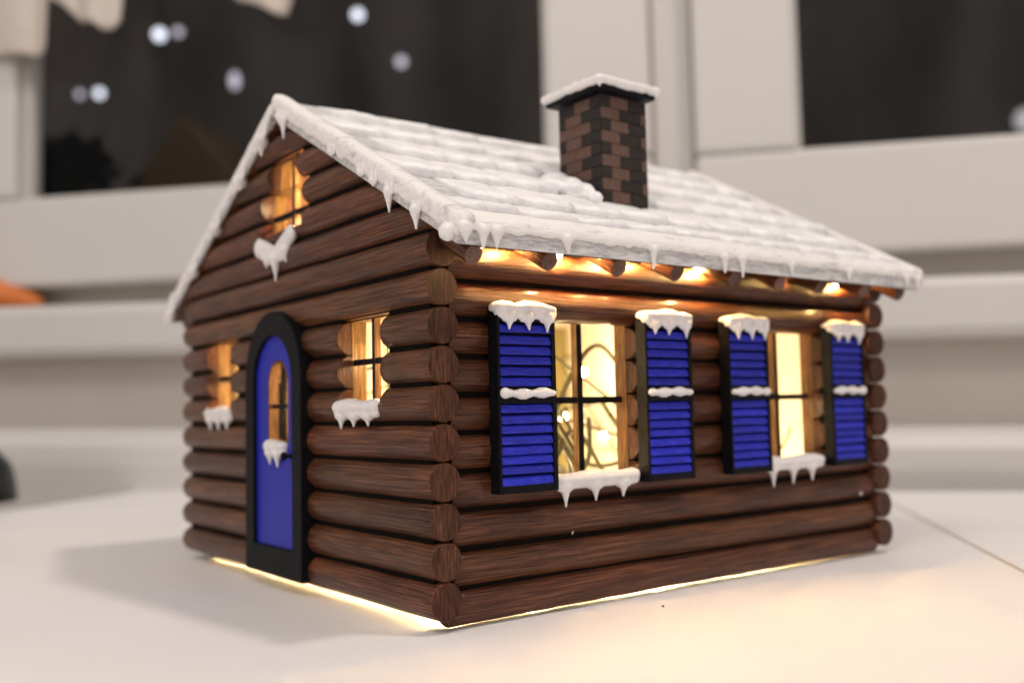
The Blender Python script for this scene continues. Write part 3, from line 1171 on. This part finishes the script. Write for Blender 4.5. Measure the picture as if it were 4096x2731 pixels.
SH = [shingle_mesh(s) for s in range(7)]
ang = math.atan(SL)
rr = random.Random(5)
row_y = [-1.06, 0.08, 1.94, 3.82, 5.72, 7.60]
for side in (0, 1):
    for k, y0 in enumerate(row_y):
        off = 0.0 if k % 2 == 0 else 0.98
        n = 11 if k % 2 else 10
        for i in range(n):
            xc = 0.98 + 1.955 * i - (0.98 if k % 2 else 0) + rr.uniform(-0.03, 0.03)
            if xc < XA + 0.6 or xc > XB - 0.4:
                continue
            sx = 1.0
            if k % 2 and i == 0:
                xc, sx = 0.32, 0.72
            if k % 2 and i == n - 1:
                sx = 0.9
            yy = y0 + rr.uniform(-0.04, 0.04)
            run = (row_y[k + 1] - y0) if k < 5 else (YC - y0)
            sy = run / math.cos(ang) / 2.1 * (1.06 if k < 5 else 1.0)
            if side == 0:
                p = (xc, yy, roof_top(yy) + 0.02)
                rot = (ang, 0, rr.uniform(-0.012, 0.012))
            else:
                p = (xc, 2 * YC - yy, roof_top(2 * YC - yy) + 0.02)
                rot = (ang, 0, math.pi)
            o = link('shingle', SH[rr.randrange(7)], roof, w3(p) - ORG, rot)
            o.scale = (sx, sy, rr.uniform(0.85, 1.15))


def jag(s, seed, amp):
    a = mnoise.noise(Vector((s * 1.9, seed, 0)))
    b = mnoise.noise(Vector((s * 5.5, seed, 4)))
    return amp * (max(0, a) * 1.3 + max(0, b) * 0.7)


def rake(y0, y1, xs, sgn, seed, drop=0.0):
    """painted trim along a gable edge; xs outer x, sgn -1 front / +1 back"""
    secs = []
    n = 110
    for i in range(n + 1):
        y = y0 + (y1 - y0) * i / n
        zt = roof_top(y) - drop
        nz = 0.025 * mnoise.noise(Vector((y * 1.3, seed, 1)))
        nx = 0.02 * mnoise.noise(Vector((y * 2.1, seed, 6)))
        jg = jag(y, seed, 0.16)
        prof = [(-0.52, 0.02), (-0.50, 0.19), (-0.30, 0.23), (-0.07, 0.21), (0.02, 0.12), (0.05, 0.0), (0.05, -0.14), (0.04, -0.28 - jg * 0.6), (0.015, -0.36 - jg), (-0.02, -0.36 - jg), (-0.06, -0.3)]
        secs.append([(xs + sgn * (px + nx), y, zt + pz + nz * (1 if pz > -0.5 else 0)) for px, pz in prof])
    V, F = sweep(secs)
    if (sgn > 0) != (y1 < y0):
        F = [tuple(reversed(f)) for f in F]
    return V, F


V, F = rake(EAVE_Y - 0.06, YC + 0.03, -0.58, -1, 31)
add('rake_trim', V, F, 'trim_paint', roof, smooth=True)
V, F = rake(2 * YC - EAVE_Y + 0.06, YC + 0.30, -0.57, -1, 32)
add('rake_trim', V, F, 'trim_paint', roof, smooth=True)
V, F = rake(EAVE_Y - 0.06, YC + 0.03, L + 0.56, 1, 33)
add('rake_trim', V, F, 'trim_paint', roof, smooth=True)
V, F = rake(2 * YC - EAVE_Y + 0.06, YC + 0.30, L + 0.55, 1, 34)
add('rake_trim', V, F, 'trim_paint', roof, smooth=True)


def eave(sgn, seed):
    secs = []
    n = 150
    for i in range(n + 1):
        x = XA - 0.02 + (XB - XA + 0.04) * i / n
        nz = 0.025 * mnoise.noise(Vector((x * 1.1, seed, 1)))
        ny = 0.03 * mnoise.noise(Vector((x * 1.7, seed, 6)))
        jg = jag(x, seed, 0.13)
        prof = [(0.62, 0.33), (0.60, 0.46), (0.35, 0.36), (0.10, 0.20), (0.0, 0.09), (-0.04, 0.03), (-0.05, -0.05), (-0.045, -0.12 - jg * 0.6), (-0.015, -0.18 - jg), (0.03, -0.18 - jg), (0.09, -0.13)]
        loop = []
        for py, pz in prof:
            y = EAVE_Y + py + ny
            loop.append((x, y if sgn < 0 else 2 * YC - y, EAVE_Z + pz + nz))
        secs.append(loop)
    V, F = sweep(secs)
    if sgn < 0:
        F = [tuple(reversed(f)) for f in F]
    return V, F


V, F = eave(-1, 41)
F = [tuple(reversed(f)) for f in F]
add('eave_trim', V, F, 'trim_paint', roof, smooth=True)
V, F = eave(1, 42)
F = [tuple(reversed(f)) for f in F]
add('eave_trim', V, F, 'trim_paint', roof, smooth=True)

# icicles of paste along the trim: front rake then eave
def drip(pts, seed, voxel=0.03):
    blobs('icicle', pts, 'snow_paste', roof, voxel, 2, 0.08, seed)


fr = random.Random(77)
for (y, ln, r) in ((8.25, 0.6, 0.11), (8.55, 0.25, 0.1), (1.55, 0.54, 0.12), (0.2, 0.48, 0.13), (-1.28, 0.2, 0.2), (4.9, 0.12, 0.07), (3.1, 0.12, 0.08), (2.4, 0.14, 0.08)):
    z = roof_top(y) - 0.42
    it = [(-0.63, y + q, z + 0.1 + 0.5 * q * SL, 0.07, 0.14, 0.2) for q in (-0.12, 0.12)]
    drip(it + icicle(-0.65, y, z, ln, r, lean=(0, -0.03)), int(y * 100) + 700)
for (y, ln, r) in ((10.3, 0.5, 0.24), (12.2, 0.3, 0.24), (14.6, 0.25, 0.22), (17.0, 0.25, 0.22), (19.6, 0.4, 0.16)):
    z = roof_top(y) - 0.40
    it = [(-0.62, y + q, z - 0.02 - q * SL, 0.06, 0.3, 0.28) for q in (-0.4, -0.1, 0.3)]
    drip(it + icicle(-0.62, y - 0.2, z - 0.1, ln, r), int(y * 100) + 900)
for (x, ln, r) in ((-0.35, 0.12, 0.28), (0.2, 0.24, 0.22), (0.62, 0.2, 0.24), (2.9, 0.16, 0.2), (6.1, 0.32, 0.17), (9.1, 0.24, 0.2), (9.9, 0.33, 0.16), (12.3, 0.14, 0.14), (15.4, 0.12, 0.16), (18.9, 0.12, 0.14), (19.6, 0.24, 0.16)):
    z = EAVE_Z - 0.24
    it = [(x + q, EAVE_Y - 0.01, z + 0.12, 0.15, 0.06, 0.14) for q in (-0.14, 0.14)]
    drip(it + icicle(x, EAVE_Y + 0.0, z + 0.05, ln + 0.2, r * 0.6, lean=(fr.uniform(-0.03, 0.05), 0), r1=0.05), int(x * 100) + 1200)

# snow drift beside the chimney
it = []
for (x, y, rx, ry, rz) in ((6.95, 1.75, 0.3, 0.35, 0.34), (6.9, 2.2, 0.4, 0.5, 0.52), (6.7, 2.7, 0.6, 0.6, 0.5), (6.3, 2.3, 0.7, 0.6, 0.36), (5.9, 2.6, 0.7, 0.5, 0.3), (6.6, 3.3, 0.7, 0.6, 0.4)):
    it.append((x, y, roof_top(y) + 0.16, rx * 0.75, ry * 0.85, rz * 0.7))
blobs('snow_drift', it, 'shingle_snow', roof, 0.06, 5, 0.15, 61)

# --- rafters
V, F, mi = [], [], []
secs = []
n = 20
for s in (-1.55, -1.53, 1.6, 1.62):
    k = 0.95 if abs(s) > 1.54 and s < 0 or s > 1.61 else 1.0
    secs.append([(0.27 * k * math.cos(2 * math.pi * q / n), s, 0.27 * k * math.sin(2 * math.pi * q / n)) for q in range(n)])
V, F = sweep(secs)
mi = [0] * (len(F) - 2) + [1, 1]
RAFT = make_mesh('rafter', V, F, ['stain_y', 'rafter_end'], mi, smooth=False, local=True)
RAFT.polygons.foreach_set('use_smooth', [m == 0 for m in mi])
for side in (0, 1):
    for x in (0.19, 2.64, 5.15, 7.45, 10.0, 12.24, 14.4, 16.9, 19.1):
        y = 0.2
        z = roof_under(y) - 0.27 / math.cos(ang) - 0.05
        if side == 0:
            o = link('rafter', RAFT, cabin, w3((x, y, z)) - ORG, (ang, 0, 0))
        else:
            o = link('rafter', RAFT, cabin, w3((x, W - y, z - 0.1)) - ORG, (ang, 0, math.pi))

# --- chimney
cx0, cx1, cy0, cy1 = 7.2, 9.2, 1.65, 3.72
ct = 15.3
V, F = box(cx0 + 0.03, cx1 - 0.03, cy0 + 0.03, cy1 - 0.03, 11.2, ct)
chim = add('chimney', V, F, 'brick_brown', cabin)
CH = 0.385
bcache = {}


def brick(face, s0, s1, z0, z1, dark):
    wd = round(s1 - s0 - 0.02, 3)
    key = (face % 2, wd, round(z1 - z0, 3), dark)
    if key not in bcache:
        V, F = bevel_box(wd if face % 2 == 0 else 0.07, 0.07 if face % 2 == 0 else wd, z1 - z0 - 0.02, 0.01, 1)
        bcache[key] = make_mesh('brick', V, F, 'brick_dark' if dark else 'brick_brown', local=True)
    sm, zm = (s0 + s1) / 2, (z0 + z1) / 2
    dd = rr.uniform(-0.008, 0.008) + (0.006 if dark else 0)
    p = {0: (cx0 + sm, cy0 + 0.02 - dd, zm), 1: (cx0 + 0.02 - dd, cy0 + sm, zm), 2: (cx0 + sm, cy1 - 0.02 + dd, zm), 3: (cx1 - 0.02 + dd, cy0 + sm, zm)}[face]
    link('brick', bcache[key], chim, w3(p) - ORG)


patA0 = [(0.0, 0.8, 0), (0.8, 1.75, 1), (1.75, 2.0, 0)]
patB0 = [(0.0, 0.4, 1), (0.4, 1.2, 0), (1.2, 2.0, 1)]
patA1 = [(0.0, 0.95, 1), (0.95, 1.75, 0), (1.75, 2.07, 1)]
patB1 = [(0.0, 0.5, 1), (0.5, 1.3, 0), (1.3, 2.07, 0)]
nrow = int((ct - 11.3) / CH)
for i in range(nrow + 1):
    z1 = ct - 0.02 - i * CH
    z0 = z1 - CH
    for face in range(4):
        pat = (patB0 if i % 2 == 0 else patA0) if face % 2 == 0 else (patB1 if i % 2 == 0 else patA1)
        for (s0, s1, d) in pat:
            ymid = cy0 + (s0 + s1) / 2 if face % 2 else (cy0 if face == 0 else cy1)
            if z1 < roof_top(ymid) - 0.2:
                continue
            if i == 0 and s1 > 1.3:  # shadow near the chimney top, painted as dark bricks in the top course
                d = 1
            brick(face, s0, s1, z0, z1, d)
V, F = bevel_box(cx1 - cx0 + 0.5, cy1 - cy0 + 0.62, 0.24, 0.05, 2)
V = [(p[0] + (cx0 + cx1) / 2 - 0.07, p[1] + (cy0 + cy1) / 2, p[2] + ct + 0.16) for p in V]
cap = add('cap', V, F, 'black_paint', chim)
it = []
ax0, ax1, ay0, ay1 = cx0 - 0.29, cx1 + 0.15, cy0 - 0.28, cy1 + 0.28
for i in range(13):
    for j in range(13):
        tx, ty = i / 12, j / 12
        edge = min(tx, 1 - tx, ty, 1 - ty)
        x, y = ax0 + (ax1 - ax0) * tx, ay0 + (ay1 - ay0) * ty
        if edge < 0.01:
            it.append((x, y, ct + 0.36 + rr.uniform(-0.04, 0.01), 0.22, 0.22, 0.15 + rr.uniform(0, 0.03)))
        else:
            it.append((x, y, ct + 0.42, 0.26, 0.26, 0.15))
it += icicle(cx0 - 0.3, cy0 - 0.3, ct + 0.3, 0.2, 0.1)
blobs('snow', it, 'snow_paste', chim, 0.04, 8, 0.0, 71)

# ------------------------------------------------------------------ string lights (in and under the eaves)
sl = thing('string_lights', (6, 3, TZ), 'tangled string of warm white lights inside the cabin and under its eave', 'string lights')


def bulb_mesh(mat):
    V, F = lathe([(0.02, -0.13), (0.09, -0.08), (0.115, 0.01), (0.07, 0.11), (0.01, 0.15)], 0, 0, 8)
    return make_mesh('bulb', V, F, mat, smooth=True, local=True)


BI, BE = bulb_mesh('led_inside'), bulb_mesh('led_eave')
br = random.Random(9)
inside = [(0.85, 1.0, -0.02), (3.0, 2.4, 1.2), (5.6, 3.2, 1.0), (7.8, 2.4, 0.5), (10.5, 3.0, 0.6), (13.5, 2.6, 0.5), (16.0, 4.0, 1.5), (6.2, 4.6, 3.2), (8.6, 5.5, 5.0), (12.2, 6.0, 4.0),
          (15.6, 8.0, 5.2), (4.0, 7.5, 4.2), (3.0, 11.0, 3.0), (2.0, 14.2, 6.0), (6.0, 12.0, 6.5), (10.0, 12.0, 6.0), (14.0, 13.0, 6.0), (4.5, 9.2, 11.0), (10.5, 9.2, 11.2), (1.6, 4.2, 7.0),
          (2.4, 7.0, 2.0), (2.2, 12.5, 2.2), (2.0, 16.0, 3.0),
          (4.6, 2.4, 0.5), (9.4, 2.3, 0.5), (14.6, 2.4, 0.5), (0.72, 8.0, 12.9), (0.72, 7.7, 11.9), (0.9, 8.0, 5.6), (1.5, 13.4, 6.9), (1.5, 2.6, 6.9), (3.0, 11.2, 12.3),
          (16.8, 12.5, 4.0), (17.0, 14.0, 7.0), (16.5, 10.5, 2.0)]
eave_b = [(2.0, 0.12, 9.82), (3.93, 0.03, 9.62), (5.9, 0.05, 9.74), (7.0, 0.1, 9.80), (9.72, 0.03, 9.60), (14.25, 0.05, 9.74), (17.02, 0.03, 9.60)]
for p in inside:
    link('bulb', BI, sl, w3(p) - ORG, (br.uniform(0, 3), br.uniform(0, 3), 0))
for p in eave_b:
    link('bulb', BE, sl, w3(p) - ORG, (1.57, 0, br.uniform(-0.5, 0.5)))


def wire(pts, r=0.055):
    P = [Vector(p) for p in pts]
    line = []
    for i in range(len(P) - 1):
        p0, p1, p2, p3 = P[max(0, i - 1)], P[i], P[i + 1], P[min(len(P) - 1, i + 2)]
        for k in range(7):
            t = k / 7
            line.append(0.5 * ((2 * p1) + (p2 - p0) * t + (2 * p0 - 5 * p1 + 4 * p2 - p3) * t * t + (3 * p1 - p0 - 3 * p2 + p3) * t ** 3))
    line.append(P[-1])
    secs = []
    nrm = Vector((0.3, 0.2, 1)).normalized()
    for i, p in enumerate(line):
        d = (line[min(i + 1, len(line) - 1)] - line[max(0, i - 1)])
        d = d.normalized() if d.length > 1e-6 else Vector((1, 0, 0))
        nrm = (nrm - d * nrm.dot(d))
        nrm = nrm.normalized() if nrm.length > 1e-5 else d.orthogonal().normalized()
        bn = d.cross(nrm)
        secs.append([tuple(p + nrm * (r * math.cos(a)) + bn * (r * math.sin(a))) for a in [q * math.pi / 3 for q in range(6)]])
    V, F = sweep(secs)
    add('wire', V, F, 'wire_green', sl, smooth=True)


def offs(p, q=0.13):
    return (p[0] + q, p[1] + q, p[2] + q)


path = []
for p in inside:
    path.append(offs(p))
    path.append((max(1.1, p[0] + br.uniform(-1.2, 1.2)), max(1.4, p[1] + br.uniform(-0.8, 1.5)), max(-0.1, p[2] + br.uniform(-0.8, 0.8))))
wire(path)
path = [(1.2, 1.5, 9.0), (1.6, 0.6, 9.84)]
for p in eave_b:
    path.append((p[0] - 0.5, 0.62, 9.82))
    path.append((p[0], p[1] + 0.14, p[2] + 0.05))
    path.append((p[0] + 0.5, 0.62, 9.82))
wire(path, 0.045)
# loops hanging behind the near window
for k in range(15):
    a = br.uniform(0, 6.28)
    cx, cy, cz = br.uniform(5.0, 9.0), br.uniform(2.0, 4.0), br.uniform(1.0, 5.2)
    R = br.uniform(1.0, 2.6)
    pts = []
    for i in range(7):
        t = a + i * 0.75
        pts.append((cx + R * math.cos(t) * 0.8, max(1.4, cy + 0.5 * math.sin(2 * t)), max(-0.1, cz + R * math.sin(t))))
    wire(pts, 0.085)
for k in range(4):
    cx, cy, cz = 14.5 + br.uniform(-1, 1.5), br.uniform(2.5, 5), br.uniform(3, 7)
    wire([(cx - 2, cy, cz + 0.8), (cx, cy + 0.4, cz), (cx + 2, cy, cz - 0.4), (cx + 3, cy, cz + 0.5)], 0.055)
